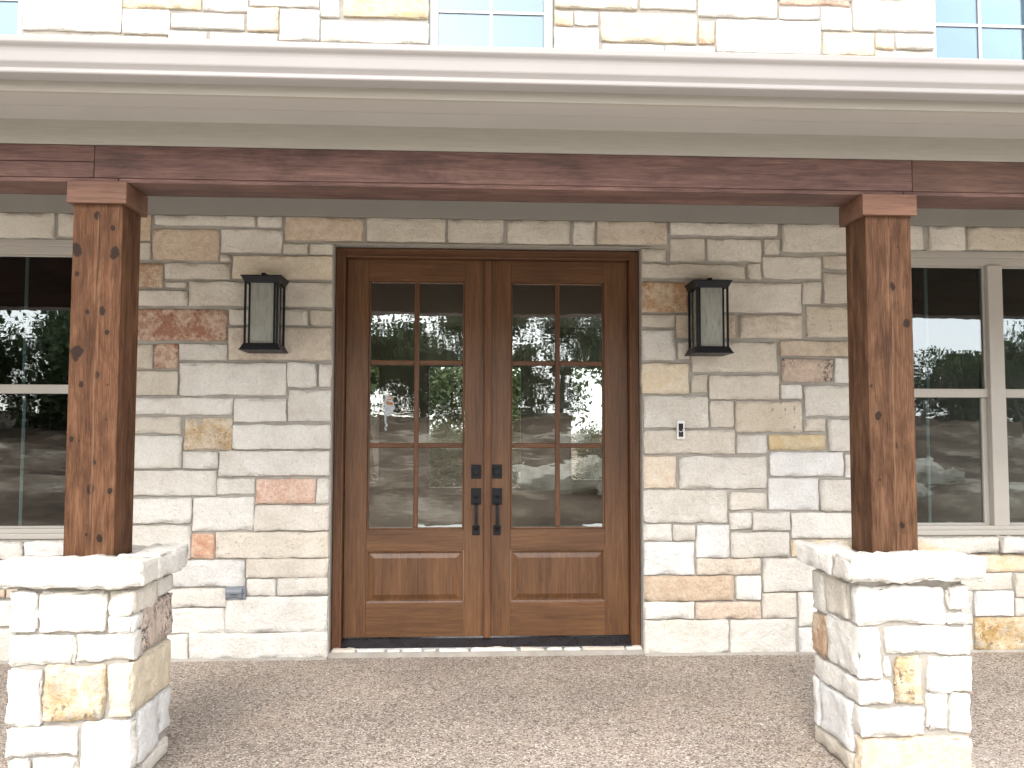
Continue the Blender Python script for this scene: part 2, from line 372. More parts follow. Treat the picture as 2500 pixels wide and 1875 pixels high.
def axis_pts(a, b, r, sp):
    r = min(r, (b-a)*.3); n = max(1, int(round((b-a-2*r)/sp)))
    return [a, a+r*.35] + [a+r+(b-a-2*r)*i/n for i in range(n+1)] + [b-r*.35, b]
def rock_geo(x0, y0, z0, x1, y1, z1, r, amp, jit, seed, sp, chip=.012):
    """a squared rubble stone: rounded box with uneven faces and edges"""
    X, Y, Z = axis_pts(x0, x1, r, sp), axis_pts(y0, y1, r, sp*1.6), axis_pts(z0, z1, r, sp)
    nx, ny, nz_ = len(X)-1, len(Y)-1, len(Z)-1
    idx = {}; vs = []; fs = []
    sv = Vector((seed*3.17, seed*1.91, seed*5.3))
    rr = min(r, (x1-x0)*.3, (y1-y0)*.3, (z1-z0)*.3)
    lo = (x0+rr, y0+rr, z0+rr); hi = (x1-rr, y1-rr, z1-rr)
    def V(i, j, k):
        key = (i, j, k)
        if key in idx: return idx[key]
        p = Vector((X[i], Y[j], Z[k])); q = Vector([min(max(p[a], lo[a]), hi[a]) for a in range(3)])
        d = p-q
        d = d.normalized() if d.length > 1e-9 else Vector((0, 0, 0))
        s1 = noise.noise(p*9+sv); s2 = noise.noise(p*27+sv*1.7); s3 = noise.noise(p*61+sv*.7)
        g = amp*(s1+.6*abs(s2)*2-.4+.35*s3)
        if sum(1 for a in range(3) if abs(p[a]-q[a]) > 1e-6) > 1: g -= chip*max(0.0, noise.noise(p*19+sv*1.3)+.05)
        p2 = q + d*(rr+g)
        jv = noise.noise_vector(p*9+sv*2.1)
        p2 += Vector((jv.x*jit, 0, jv.z*jit))
        idx[key] = len(vs); vs.append(p2); return idx[key]
    for i in range(nx):
        for k in range(nz_):
            fs.append((V(i,0,k), V(i+1,0,k), V(i+1,0,k+1), V(i,0,k+1))); fs.append((V(i,ny,k), V(i,ny,k+1), V(i+1,ny,k+1), V(i+1,ny,k)))
    for j in range(ny):
        for k in range(nz_):
            fs.append((V(0,j,k), V(0,j,k+1), V(0,j+1,k+1), V(0,j+1,k))); fs.append((V(nx,j,k), V(nx,j+1,k), V(nx,j+1,k+1), V(nx,j,k+1)))
    for i in range(nx):
        for j in range(ny):
            fs.append((V(i,j,0), V(i,j+1,0), V(i+1,j+1,0), V(i+1,j,0))); fs.append((V(i,j,nz_), V(i+1,j,nz_), V(i+1,j+1,nz_), V(i,j+1,nz_)))
    return vs, fs
def stone(name, box, mat, parent, seed, r=.008, amp=.0025, jit=.004, sp=.034, chip=.012):
    x0, y0, z0, x1, y1, z1 = box
    c = Vector(((x0+x1)/2, (y0+y1)/2, (z0+z1)/2))
    vs, fs = rock_geo(x0, y0, z0, x1, y1, z1, r, amp, jit, seed, sp, chip)
    me = bpy.data.meshes.new(name); me.from_pydata([v-c for v in vs], [], fs)
    pl = Vector((0, 0, 0)); q = parent
    while q: pl += q.location; q = q.parent
    return link(name, me, mat, parent, c-pl, True)
WALL_STONES="""-1314,2556,-1127,2725,k;-1110,2656,-493,2725,c;-480,2652,-327,2725,c;-1309,2437,-1131,2544,c;-1119,2435,-711,2637,k;-700,2491,-324,2638,c;-318,2484,-167,2555,c;-153,2484,-12,2554,c;-704,2433,-641,2475,c;-627,2323,-12,2476,f;-1306,2268,-1050,2421,n;-1040,2321,-641,2421,c;-1032,2266,-908,2304,c;-1301,2153,-896,2253,c;-885,2154,-12,2308,c;-1298,1937,-652,2136,r;-641,2038,-160,2139,c;-143,2038,-12,2137,c;-640,1821,-12,2027,s;-1293,1763,-1097,1919,c;-1094,1765,-947,1921,r;-938,1817,-647,1920,w;-1288,1600,-943,1750,c;-933,1601,-284,1805,w;-279,1654,-101,1806,w;-86,1654,-12,1803,w;-1289,1482,-607,1588,w;-600,1438,-284,1587,w;-272,1441,-12,1641,w;-1286,1365,-918,1471,c;-896,1265,-606,1467,o;-604,1271,-12,1426,w;-1283,1152,-911,1357,w;-901,1152,-691,1259,w;-682,1106,-12,1263,w;-1277,987,-700,1142,w;-700,992,-464,1093,w;-459,937,-95,1093,p;-92,940,-12,1093,w;-1273,820,-845,975,w;-838,774,-466,980,w;-463,773,-12,932,c;-1388,604,-843,811,w;-843,603,-698,760,p;-695,605,-12,768,v;-1376,438,-516,598,g;-511,488,-12,607,c;-1382,318,-621,431,w;-507,378,-326,487,w;-320,383,-12,493,w;-1376,158,-630,316,w;-627,160,-12,377,w;-1400,0,-847,156,w;-841,0,-12,165,w;2121,2638,2819,2725,c;2851,2539,3325,2725,c;1938,2465,2096,2548,c;2120,2470,2347,2620,c;2362,2473,2716,2618,c;2734,2522,2833,2623,c;1939,2358,2602,2453,c;2618,2359,2706,2461,c;2720,2366,3103,2511,c;3116,2430,3398,2521,c;3116,2210,3398,2406,c;1938,2142,2244,2338,n;2261,2145,2968,2338,c;2977,2204,3100,2348,c;2999,1991,3398,2192,v;1935,2048,2148,2129,c;2155,1977,2537,2129,s;2563,1980,2973,2133,s;1935,1835,2150,2031,w;2167,1841,2241,1958,c;2254,1760,2805,1959,c;2823,1868,3398,1969,s;2835,1701,3165,1853,d;3180,1697,3398,1859,w;1933,1622,2235,1819,y;2248,1630,2354,1749,c;2363,1590,2813,1745,c;2824,1591,2963,1687,w;1943,1407,2356,1612,w;2370,1410,2520,1579,c;2533,1380,2960,1582,v;2979,1482,3398,1685,w;1941,1244,2525,1398,c;2539,1246,2733,1370,w;2744,1268,3115,1370,y;2975,1385,3111,1473,c;3130,1260,3398,1468,w;1940,1029,2147,1235,q;2170,1024,2726,1230,w;2749,1104,3222,1259,g;3236,1096,3398,1247,w;1939,812,2472,1020,w;2491,891,2724,1005,c;2735,890,3058,1094,g;3071,883,3398,1085,w;1937,702,2117,810,w;2124,700,2267,802,w;2273,596,2481,802,g;2484,771,2622,875,w;2632,764,2870,880,w;2879,714,3398,873,w;2493,597,2861,757,w;2880,598,3212,709,y;1942,490,2256,696,g;2272,487,2680,592,s;2696,383,3208,593,w;1941,327,2504,487,k;2520,331,2680,483,w;1942,216,2250,326,w;2261,215,2673,321,k;2689,218,2907,378,c;2920,166,3247,382,w;1941,0,2470,216,w;2481,0,2900,215,w;2916,0,3200,160,g;3320,493,4410,609,y;3337,381,4310,494,c;4325,336,4405,487,c;3353,171,4044,379,w;4058,217,4312,378,g;4326,216,4401,330,w;3273,0,4037,169,c;4053,0,4490,213,o;-2257,2567,-1714,2725,c;-1691,2579,-1327,2725,c;-311,2572,176,2725,k;197,2570,690,2725,c;707,2569,1058,2725,c;1081,2569,1480,2725,c;1498,2568,1637,2725,c;1652,2572,2100,2725,s;3338,2564,3779,2725,c;3823,2564,4060,2725,c;4083,2571,5040,2725,v;-2044,383,-1932,432,k;-1926,377,-1743,435,k;-2042,209,-1887,367,w;-1884,207,-1669,365,c;-2087,0,-1846,202,w;-1844,0,-1415,200,w"""
UPPER_STONES="""-1946,3873,-1345,4093,w;-1338,4031,-855,4141,y;-847,4026,-565,4135,w;-1335,3865,-1048,4028,w;-1036,3910,-586,4008,w;-565,3904,-373,4059,q;-552,4066,-123,4164,w;-361,3847,-114,4052,w;-112,4006,9,4167,w;-1933,3762,-1525,3852,y;-1513,3759,-1059,3851,s;-1051,3755,-817,3894,w;-794,3756,-374,3892,v;-358,3747,206,3835,s;34,4013,573,4181,y;-103,3847,575,3990,w;217,3734,575,3829,w;1385,4109,1921,4220,v;1937,4118,2303,4247,w;1385,3990,1502,4090,q;1510,3997,1665,4091,w;1380,3761,1669,3983,w;1680,3893,2307,4091,f;1690,3771,2088,3881,w;2098,3745,2428,3882,w;2319,4079,2842,4251,w;2322,3897,2427,4054,n;2438,3839,3126,4064,w;2862,4174,3325,4267,p;2858,4076,3119,4158,w;3138,4007,3335,4163,w;3349,4013,3901,4237,w;3143,3843,3482,3996,y;3497,3894,3617,4000,q;3631,3895,3892,3998,w;3494,3752,3888,3879,f;2446,3749,2837,3827,w;2846,3753,3003,3828,w;3015,3753,3463,3826,w"""
SILL_STONES="""8,5,153,50,w;161,0,333,48,w;347,2,424,46,w;437,6,560,47,w;572,1,651,47,w;667,0,843,47,w;863,0,1147,50,w;1168,4,1316,50,w;1334,3,1431,46,w;1441,-3,1544,45,w;1556,3,1823,49,w;1829,4,1931,44,w"""

# ------------------------------------------------------------------ ground and porch floor
def ground_z(x, y):
    d = max(0.0, -y-4.5); z = -.25
    if y < -4.5:
        z += min(max(d-4, 0), 22)*.105 + .35*max(0, min(1, (d-3)/8))*noise.noise(Vector((x*.16, y*.2, 3.1)))
        z += .18*max(0, min(1, (d-1.5)/4))*noise.noise(Vector((x*.6, y*.7, 9.1)))
    elif y > 9: z -= min(y-9, 30)*.01
    return z
def coords(lo, hi, step, far):
    a = [lo+(hi-lo)*i/int((hi-lo)/step) for i in range(int((hi-lo)/step)+1)]
    g, s, p = [], step, hi
    while p < far: s *= 1.6; p += s; g.append(p)
    h, s, p = [], step, lo
    while p > -far: s *= 1.6; p -= s; h.append(p)
    return h[::-1]+a+g
gx, gy = coords(-26, 28, .6, 900), coords(-40, 22, .6, 900)
me = bpy.data.meshes.new('ground')
me.from_pydata([(x, y, ground_z(x, y)) for y in gy for x in gx], [], [(j*len(gx)+i, j*len(gx)+i+1, (j+1)*len(gx)+i+1, (j+1)*len(gx)+i) for j in range(len(gy)-1) for i in range(len(gx)-1)])
struct(link('ground', me, 'ground', smooth=True))
struct(MB().box(-9, -9.3, -.30, 11, -2.42, -.215, .01).build('added_bounce_slab', 'bounce_slab_pale'))  # added unseen slab, pale to bounce light up under the porch roof
struct(MB().box(-6.9, -2.42, -.30, 9.0, .30, 0, .012).build('porch_floor', 'aggregate'))

# ------------------------------------------------------------------ the house
house = empty('house', (.965, 0, 0))
tag(house, 'pale limestone house with double wooden front doors, porch roof and trimmed windows', 'house')
def holes_wall(xs, zs, holes, y0, y1):
    m = MB()
    X = sorted({xs[0], xs[1]} | {h[i] for h in holes for i in (0, 2) if xs[0] < h[i] < xs[1]})
    Z = sorted({zs[0], zs[1]} | {h[i] for h in holes for i in (1, 3) if zs[0] < h[i] < zs[1]})
    V = {}
    def v(i, k, y):
        if (i, k, y) not in V: V[(i, k, y)] = m.b.verts.new((X[i], y, Z[k]))
        return V[(i, k, y)]
    def solid(i, k):
        if i < 0 or k < 0 or i >= len(X)-1 or k >= len(Z)-1: return False
        cx, cz = (X[i]+X[i+1])/2, (Z[k]+Z[k+1])/2
        return not any(h[0] < cx < h[2] and h[1] < cz < h[3] for h in holes)
    for i in range(len(X)-1):
        for k in range(len(Z)-1):
            if not solid(i, k): continue
            m.b.faces.new((v(i,k,y0), v(i+1,k,y0), v(i+1,k+1,y0), v(i,k+1,y0))); m.b.faces.new((v(i,k,y1), v(i,k+1,y1), v(i+1,k+1,y1), v(i+1,k,y1)))
            if not solid(i-1, k): m.b.faces.new((v(i,k,y0), v(i,k+1,y0), v(i,k+1,y1), v(i,k,y1)))
            if not solid(i+1, k): m.b.faces.new((v(i+1,k,y0), v(i+1,k,y1), v(i+1,k+1,y1), v(i+1,k+1,y0)))
            if not solid(i, k-1): m.b.faces.new((v(i,k,y0), v(i,k,y1), v(i+1,k,y1), v(i+1,k,y0)))
            if not solid(i, k+1): m.b.faces.new((v(i,k+1,y0), v(i+1,k+1,y0), v(i+1,k+1,y1), v(i,k+1,y1)))
    return m
WX0, WX1, WZ = -6.5, 8.6, 5.3
WIN_R = (3.41, .722, 5.165, 2.575); WIN_L = (-3.235, .722, -1.48, 2.575)
UP_C = (.572, 3.62, 1.382, 5.05); UP_L = (-2.72, 3.62, -1.955, 5.05); UP_R = (3.885, 3.62, 4.65, 5.05)
DOOR = (-.004, .03, 1.934, 2.552)
wall = holes_wall((WX0, WX1), (-.30, WZ), [WIN_R, WIN_L, UP_C, UP_L, UP_R, DOOR], -.073, .20).build('wall', 'mortar', house)

def parse(t):
    for s in t.split(';'):
        a = s.split(','); yield [int(q)/1000 for q in a[:4]] + [a[4]]
sd_ = 0
rng = random.Random(5)
for x0, z0, x1, z1, t in parse(WALL_STONES):
    sd_ += 1; f = -.090+rng.uniform(-.006, .004)
    smooth_face = z0 > 1.75
    stone('stone', (x0, f, z0+.002, x1, -.045, z1-.002), t, wall, sd_, r=rng.uniform(.004, .0085), amp=.003 if smooth_face else .0055, jit=.005, sp=.028, chip=.014)
for x0, z0, x1, z1, t in parse(UPPER_STONES):
    sd_ += 1; f = -.090+rng.uniform(-.006, .004)
    stone('stone', (x0, f, z0+.002, x1, -.045, z1-.002), t, wall, sd_, r=rng.uniform(.004, .0085), amp=.005, jit=.005)
for a, b, z0, z1 in ((-3.27, -2.62, .628, .717), (-2.60, -1.822, .618, .717), (-1.808, -1.44, .622, .719), (3.37, 4.204, .622, .719), (4.222, 4.76, .617, .717), (4.775, 5.2, .62, .718)):
    sd_ += 1; stone('sill_stone', (a, -.135, z0, b, -.05, z1), 'w', wall, sd_, r=.011, amp=.009, jit=.007, sp=.024, chip=.02)
for x0, z0, x1, z1, t in parse(SILL_STONES):
    sd_ += 1; stone('threshold_stone', (x0, -.062+rng.uniform(-.006, .006), 0.001, x1, .10, z1-.004), 'w' if rng.random() < .7 else 'c', wall, sd_, r=.008, amp=.004, jit=.006, sp=.03)
for a, c in ((-6.5, -.01), (1.94, 8.6)):
    m = MB(); m.prism([(-.055, -.004), (-.112, -.004), (-.106, .004), (-.097, .010), (-.055, .016)], 0, a, c); m.build('base_fillet', 'mortar', wall)
MB().box(.002, -.045, -.02, 1.928, .16, .034).build('threshold_bed', 'mortar', wall)

def ashlar(x0, z0, x1, z1, rg):
    out = []; z = z0
    while z1-z > .06:
        h = rg.choice((.11, .15, .155, .20, .20, .25))
        if z1-z-h < .09: h = z1-z
        x = x0
        while x1-x > .05:
            w = rg.uniform(.20, .62)
            if x1-x-w < .16: w = x1-x
            if h > .19 and w < .4 and rg.random() < .5:
                out.append((x, z, x+w, z+h*.5)); out.append((x, z+h*.5, x+w, z+h))
            else: out.append((x, z, x+w, z+h))
            x += w
        z += h
    return out
fill = [(-6.5, 0, -2.10, .61), (-2.10, .437, -1.408, .61), (-6.5, .61, -3.25, 2.725), (-3.25, 2.585, -2.265, 2.725), (4.46, 0, 8.6, .61), (5.18, .61, 8.6, 2.725), (5.05, 2.585, 5.18, 2.725),
        (-6.5, 3.40, -2.74, 5.3), (-2.74, 5.06, 4.67, 5.3), (4.67, 3.40, 8.6, 5.3), (-1.94, 4.2, .56, 5.06), (1.40, 4.2, 3.87, 5.06), (-1.94, 3.40, .56, 3.80), (1.40, 3.40, 3.87, 3.80), (-2.74, 3.40, -1.94, 3.61), (.56, 3.40, 1.40, 3.61), (3.87, 3.40, 4.67, 3.61)]
rg = random.Random(11)
VS, FS = [], []
for reg in fill:
    for (a, b, c, d) in ashlar(*reg, rg):
        sd_ += 1
        v_, f_ = rock_geo(a+.006, -.09+rg.uniform(-.006, .004), b+.006, c-.006, -.055, d-.006, .009, .003, .004, sd_, .06)
        n0 = len(VS); VS += v_; FS += [tuple(i+n0 for i in q) for q in f_]
me = bpy.data.meshes.new('stonework'); me.from_pydata([v-wall.location-house.location for v in VS], [], FS)
o = link('stonework', me, 'w', wall, smooth=True); o['kind'] = 'stuff'
for q in ('-1733,383,-1421,432,c;-1659,207,-1421,365,w',):
    for x0, z0, x1, z1, t in parse(q):
        sd_ += 1; stone('stone', (x0, -.09, z0, x1, -.045, z1), t, wall, sd_)

# ---- windows of the ground floor: twin single-hung units
def window_twin(x0, z0, x1, z1, mirror):
    xm = (x0+x1)/2
    def fx(x): return (x0+x1-x) if mirror else x
    fr = MB()
    fr.box(x0+.002, -.03, z1-.045, x1-.002, .10, z1-.002, .004)                   # head
    fr.box(x0+.004, -.015, z1-.094, x1-.004, .08, z1-.043, .004)
    fr.box(x0+.002, -.03, z0+.035, x0+.055, .10, z1-.044, .004)
    fr.box(x1-.055, -.03, z0+.035, x1-.002, .10, z1-.044, .004)
    fr.box(x0+.002, -.055, z0+.002, x1-.002, .10, z0+.036, .006)                   # sill nosing
    fr.box(x0+.012, -.03, z0+.034, x1-.012, .10, z0+.062, .004)
    fr.box(xm-.050, -.032, z0+.060, xm+.050, .10, z1-.092, .005)                   # mullion
    w = fr.build('window', 'vinyl_frame', house)
    for a, b in ((x0+.055, xm-.05), (xm+.05, x1-.055)):
        MB().box(a-.002, -.004, 1.613, b+.002, .05, 1.669, .004).build('meeting_rail', 'vinyl_frame', w)
        s = MB()
        s.box(a, .018, z0+.060, a+.034, .060, 1.612, .003); s.box(b-.034, .018, z0+.060, b, .060, 1.612, .003); s.box(a+.033, .018, z0+.060, b-.033, .060, z0+.075, .003)
        s.build('lower_sash', 'vinyl_frame', w)
        s = MB(); s.box(a+.01, .006, z1-.106, b-.01, .048, z1-.0925, .003); s.box(a, .004, 1.667, a+.014, .05, z1-.092, .003); s.box(b-.014, .004, 1.667, b, .05, z1-.092, .003); s.build('upper_sash', 'vinyl_frame', w)
        for (za, zb, yy, ins) in ((1.667, z1-.091, .016, .012), (z0+.074, 1.613, .034, .032)):
            MB().box(a+ins, yy, za, b-ins, yy+.005, zb).build('pane', 'window_glass', w)
            MB().box((a+b)/2-.010, yy+.008, za, (a+b)/2+.010, yy+.016, zb).build('muntin', 'grille', w)
    return w
window_twin(*WIN_R, False); window_twin(*WIN_L, True)
def window_up(x0, z0, x1, z1):
    fr = MB(); d = .062
    fr.box(x0+.002, -.01, z0+.002, x0+d, .09, z1-.002, .005); fr.box(x1-d, -.01, z0+.002, x1-.002, .09, z1-.002, .005)
    fr.box(x0+d-.001, -.01, z0+.002, x1-d+.001, .09, z0+d, .005); fr.box(x0+d-.001, -.01, z1-d, x1-d+.001, .09, z1-.002, .005)
    w = fr.build('window', 'upper_frame', house); xm = (x0+x1)/2
    MB().box(x0+d-.004, .03, z0+d-.004, x1-d+.004, .036, z1-d+.004).build('pane', 'upper_glass', w)
    MB().box(xm-.010, .020, z0+d, xm+.010, .029, z1-d).build('muntin', 'upper_frame', w)
    for z in (4.121, 4.58):
        for a, b in ((x0+d, xm-.010), (xm+.010, x1-d)): MB().box(a, .021, z-.010, b, .028, z+.010).build('muntin', 'upper_frame', w)
    m = MB(); m.box(x0, .30, z0, x1, .31, z1); m.box(x0-.02, .201, z0, x0, .31, z1); m.box(x1, .201, z0, x1+.02, .31, z1); m.box(x0, .201, z1, x1, .31, z1+.02); m.build('drawn_shade', 'shade_cloth', w)
for q in (UP_C, UP_L, UP_R): window_up(*q)

# ---- double door
m = MB(); m.box(.0585, -.004, 2.490, 1.8715, .16, 2.546, .004); m.box(.0165, -.012, 2.532, 1.9135, .003, 2.545, .003); m.box(.059, -.014, 2.490, 1.871, .004, 2.501, .003)
frame = m.build('door_frame', 'casing_h', house)
for a, b, s in ((0, .058, 1), (1.872, 1.93, -1)):
    fr = MB(); fr.box(a, -.004, .037, b, .16, 2.546, .004)
    e = b if s > 0 else a
    fr.box(min(e, e-s*.012), -.014, .037, max(e, e-s*.012), .004, 2.500, .003)
    o_ = a if s > 0 else b
    fr.box(min(o_, o_+s*.016), -.012, .037, max(o_, o_+s*.016), .004, 2.546, .003)
    fr.build('jamb', 'casing', frame)
m = MB(); m.box(-.06, -.088, 2.553, 1.99, .0, 2.563, .002); m.build('lintel', 'trim_paint', frame)
m = MB(); m.prism([(-.035, .036), (.15, .036), (.15, .086), (.055, .082), (-.030, .046)], 0, .0582, 1.8718); m.build('threshold', 'threshold_metal', frame)
MB().box(.9390, .034, .083, .9870, .0595, 2.487, .009).build('astragal', 'casing', frame)

def raised_panel(x0, z0, x1, z1, y):
    m = MB(); b = m.b
    def ring(i, yy): return [b.verts.new(p) for p in ((x0+i, yy, z0+i), (x1-i, yy, z0+i), (x1-i, yy, z1-i), (x0+i, yy, z1-i))]
    rings = [ring(0, y+.001), ring(.010, y+.004), ring(.012, y+.016), ring(.018, y+.016), ring(.046, y+.005), ring(.049, y+.003)]
    for p, q in zip(rings, rings[1:]):
        for i in range(4): b.faces.new((p[i], p[(i+1) % 4], q[(i+1) % 4], q[i]))
    b.faces.new(rings[-1])
    return m
def door_leaf(x0, x1, g0, g1, hx):
    Y0, Y1 = .060, .105
    z0, z1, gz0, gz1, p0, p1 = .092, 2.488, .775, 2.338, .305, .630
    d = MB(); d.box(x0, Y0, z0, g0-.012, Y1, z1, .002); d.box(g1+.012, Y0, z0, x1, Y1, z1, .002)
    leaf = d.build('door', 'door_v', house)
    a, b = g0-.0115, g1+.0115
    for zz0, zz1 in ((gz1+.012, z1), (p1, gz0-.012), (z0, p0)):
        MB().box(a, Y0+.0008, zz0, b, Y1-.001, zz1, .0015).build('rail', 'door_h', leaf)
    raised_panel(a+.001, p0+.0005, b-.001, p1-.0005, Y0).build('panel', 'door_v', leaf)
    m = MB()                                                                   # glazing bead
    m.box(a, Y0+.006, gz0-.012, g0, Y1-.006, gz1+.012, .004); m.box(g1, Y0+.006, gz0-.012, b, Y1-.006, gz1+.012, .004)
    m.box(g0, Y0+.006, gz0-.012, g1, Y1-.006, gz0, .004); m.box(g0, Y0+.006, gz1, g1, Y1-.006, gz1+.012, .004)
    m.build('glazing_bead', 'casing', leaf)
    xm = (g0+g1)/2; zs = [gz0, 1.264, 1.280, 1.295, 1.810, 1.825, 1.841, gz1]
    MB().box(xm-.0155, Y0+.004, gz0, xm+.0155, Y1-.004, gz1, .006).build('muntin', 'casing', leaf)
    for zz in (1.2945, 1.825):
        for q0, q1 in ((g0, xm-.0155), (xm+.0155, g1)): MB().box(q0, Y0+.005, zz-.0155, q1, Y1-.005, zz+.0155, .006).build('muntin', 'casing_h', leaf)
    for za, zb in ((gz0, 1.279), (1.310, 1.8095), (1.8405, gz1)):
        for q0, q1 in ((g0, xm-.0155), (xm+.0155, g1)): MB().box(q0-.002, .080, za-.002, q1+.002, .086, zb+.002).build('pane', 'door_glass', leaf)
    # deadbolt: plate, dished ring and knob
    m = MB(); m.box(hx-.031, Y0-.009, 1.085, hx+.031, Y0+.001, 1.173, .002); m.cyl((hx, 1.129), .0245, 1, Y0-.018, Y0-.008, 28, .026); m.cyl((hx, 1.129), .019, 1, Y0-.024, Y0-.016, 28)
    # orientation of cyl along y: circle given in (x, z)
    m.build('deadbolt', 'black_metal', leaf)
    m = MB(); m.box(hx-.031, Y0-.010, .920, hx+.031, Y0+.001, 1.024, .003)
    m.cyl((hx, .974), .013, 1, Y0-.014, Y0-.009, 20)
    m.frustum(hx-.010, Y0-.040, hx+.010, Y0-.012, .966, hx-.013, Y0-.044, hx+.013, Y0-.010, .974)        # thumb piece
    m.box(hx-.0235, Y0-.010, .728, hx+.0235, Y0+.001, .790, .003)
    m.prism([(Y0-.006, .932), (Y0-.034, .930), (Y0-.046, .915), (Y0-.050, .850), (Y0-.046, .785), (Y0-.036, .766), (Y0-.006, .758), (Y0-.006, .772), (Y0-.028, .778), (Y0-.035, .792), (Y0-.038, .850), (Y0-.035, .906), (Y0-.028, .917), (Y0-.006, .918)], 0, hx-.0105, hx+.0105)
    m.build('handle', 'black_metal', leaf)
    return leaf
door_leaf(.0605, .9405, .212, .803, .892); door_leaf(.9855, 1.8695, 1.123, 1.706, 1.026)

# ---- porch roof: ceiling, beam boards, frieze, soffit, fascia, gutter
RX0, RX1 = -6.8, 8.9
YB = -1.914                                                                     # front face of the beam
m = MB(); m.prism([(-2.20, 2.765), (-2.24, 2.785), (-.076, 3.44), (-.076, 3.40)], 0, RX0, RX1)
roof = m.build('porch_roof', 'roof_metal', house)
MB().box(RX0, -1.70, 2.832, RX1, -.078, 2.85).build('ceiling', 'ceiling_paint', roof)
MB().box(WX0, -.118, 2.719, WX1, -.0755, 2.830, .003).build('wall_frieze', 'frieze_paint', roof)
def board(x0, x1, z0, z1, mat, dy=0.0):
    MB().box(x0, YB+dy, z0, x1, YB+.034, z1, .003).build('beam_board', mat, roof)
board(RX0, -.699, 2.483, 2.552, 'beam', .001); board(RX0, -.699, 2.4165, 2.481, 'beam', -.001)
board(-.697, 2.739, 2.4165, 2.552, 'beam'); board(2.741, RX1, 2.4165, 2.552, 'beam_arched', .001)
for a, b in ((RX0, -.60), (-.598, 2.70), (2.702, RX1)): MB().box(a, YB+.002, 2.3975, b, YB+.2035, 2.4155, .003).build('beam_underside', 'beam', roof)
MB().box(RX0, YB+.170, 2.4165, RX1, YB+.203, 2.83, .002).build('beam_back', 'beam', roof)
MB().box(RX0, YB+.004, 2.5535, RX1, YB+.030, 2.664, .003).build('frieze_board', 'trim_paint', roof)
SY = -2.214
m = MB(); m.box(RX0, SY+.002, 2.656, RX1, SY+.06, 2.668); m.box(RX0, SY+.15, 2.656, RX1, YB+.0035, 2.668); m.build('soffit', 'soffit_paint', roof)
MB().box(RX0, SY+.0605, 2.6575, RX1, SY+.1495, 2.668).build('soffit_vent', 'vent_soffit', roof)
MB().box(RX0, SY-.018, 2.648, RX1, SY+.0015, 2.77, .002).build('fascia_board', 'trim_paint', roof)
F0, G0 = SY-.0185, 2.688
prof = [(0, 0), (.066, 0), (.071, .002), (.073, .006), (.0725, .017), (.071, .020), (.073, .023), (.080, .031), (.085, .036), (.0865, .041), (.0885, .075), (.090, .085), (.0935, .090), (.101, .095), (.1065, .100), (.108, .104), (.108, .122), (.106, .125), (.096, .125), (.096, .121)]
inner = [(.094, .104), (.082, .092), (.078, .045), (.066, .025), (.062, .004), (.004, .004), (.004, .125), (0, .125)]
m = MB(); m.prism([(F0-a, G0+b) for a, b in prof+inner], 0, RX0, RX1)
m.build('gutter', 'gutter_paint', roof)

# ---- rooms behind the glass
rm = MB()
rm.box(-1.15, .21, .0, 3.10, 7.0, .046); fl = rm.build('interior_floor', 'interior_tile', house)
m = holes_wall((-1.15, 3.1), (.046, 2.9), [(-1.05, .62, -.40, 2.36), (.25, .55, 1.64, 2.36), (2.31, .66, 3.0, 2.36)], 7.0, 7.15)
m.build('rear_wall', 'plaster', house)
MB().box(-1.25, .21, 0, -1.16, 7.15, 2.95).build('interior_wall', 'plaster', house)
MB().box(3.11, .21, 0, 3.20, 7.15, 2.95).build('interior_wall', 'plaster', house)
MB().box(-1.15, .21, 2.901, 3.10, 7.15, 2.95).build('interior_ceiling', 'plaster', house)
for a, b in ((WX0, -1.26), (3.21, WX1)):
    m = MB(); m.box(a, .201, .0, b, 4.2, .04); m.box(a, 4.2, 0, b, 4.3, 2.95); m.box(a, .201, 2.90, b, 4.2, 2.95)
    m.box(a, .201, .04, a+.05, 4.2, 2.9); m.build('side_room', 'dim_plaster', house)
for (a, b, c, d) in ((-1.05, .62, -.40, 2.36), (.25, .55, 1.64, 2.36), (2.31, .66, 3.0, 2.36)):
    m = MB(); t = .035
    m.box(a, 7.03, b, a+t, 7.09, d); m.box(c-t, 7.03, b, c, 7.09, d); m.box(a+t, 7.03, b, c-t, 7.09, b+t); m.box(a+t, 7.03, d-t, c-t, 7.09, d)
    w = m.build('rear_window', 'vinyl_frame', house)
MB().box(WX0, .201, 2.96, WX1, 6.9, 3.05).build('upper_floor', 'plaster', house)

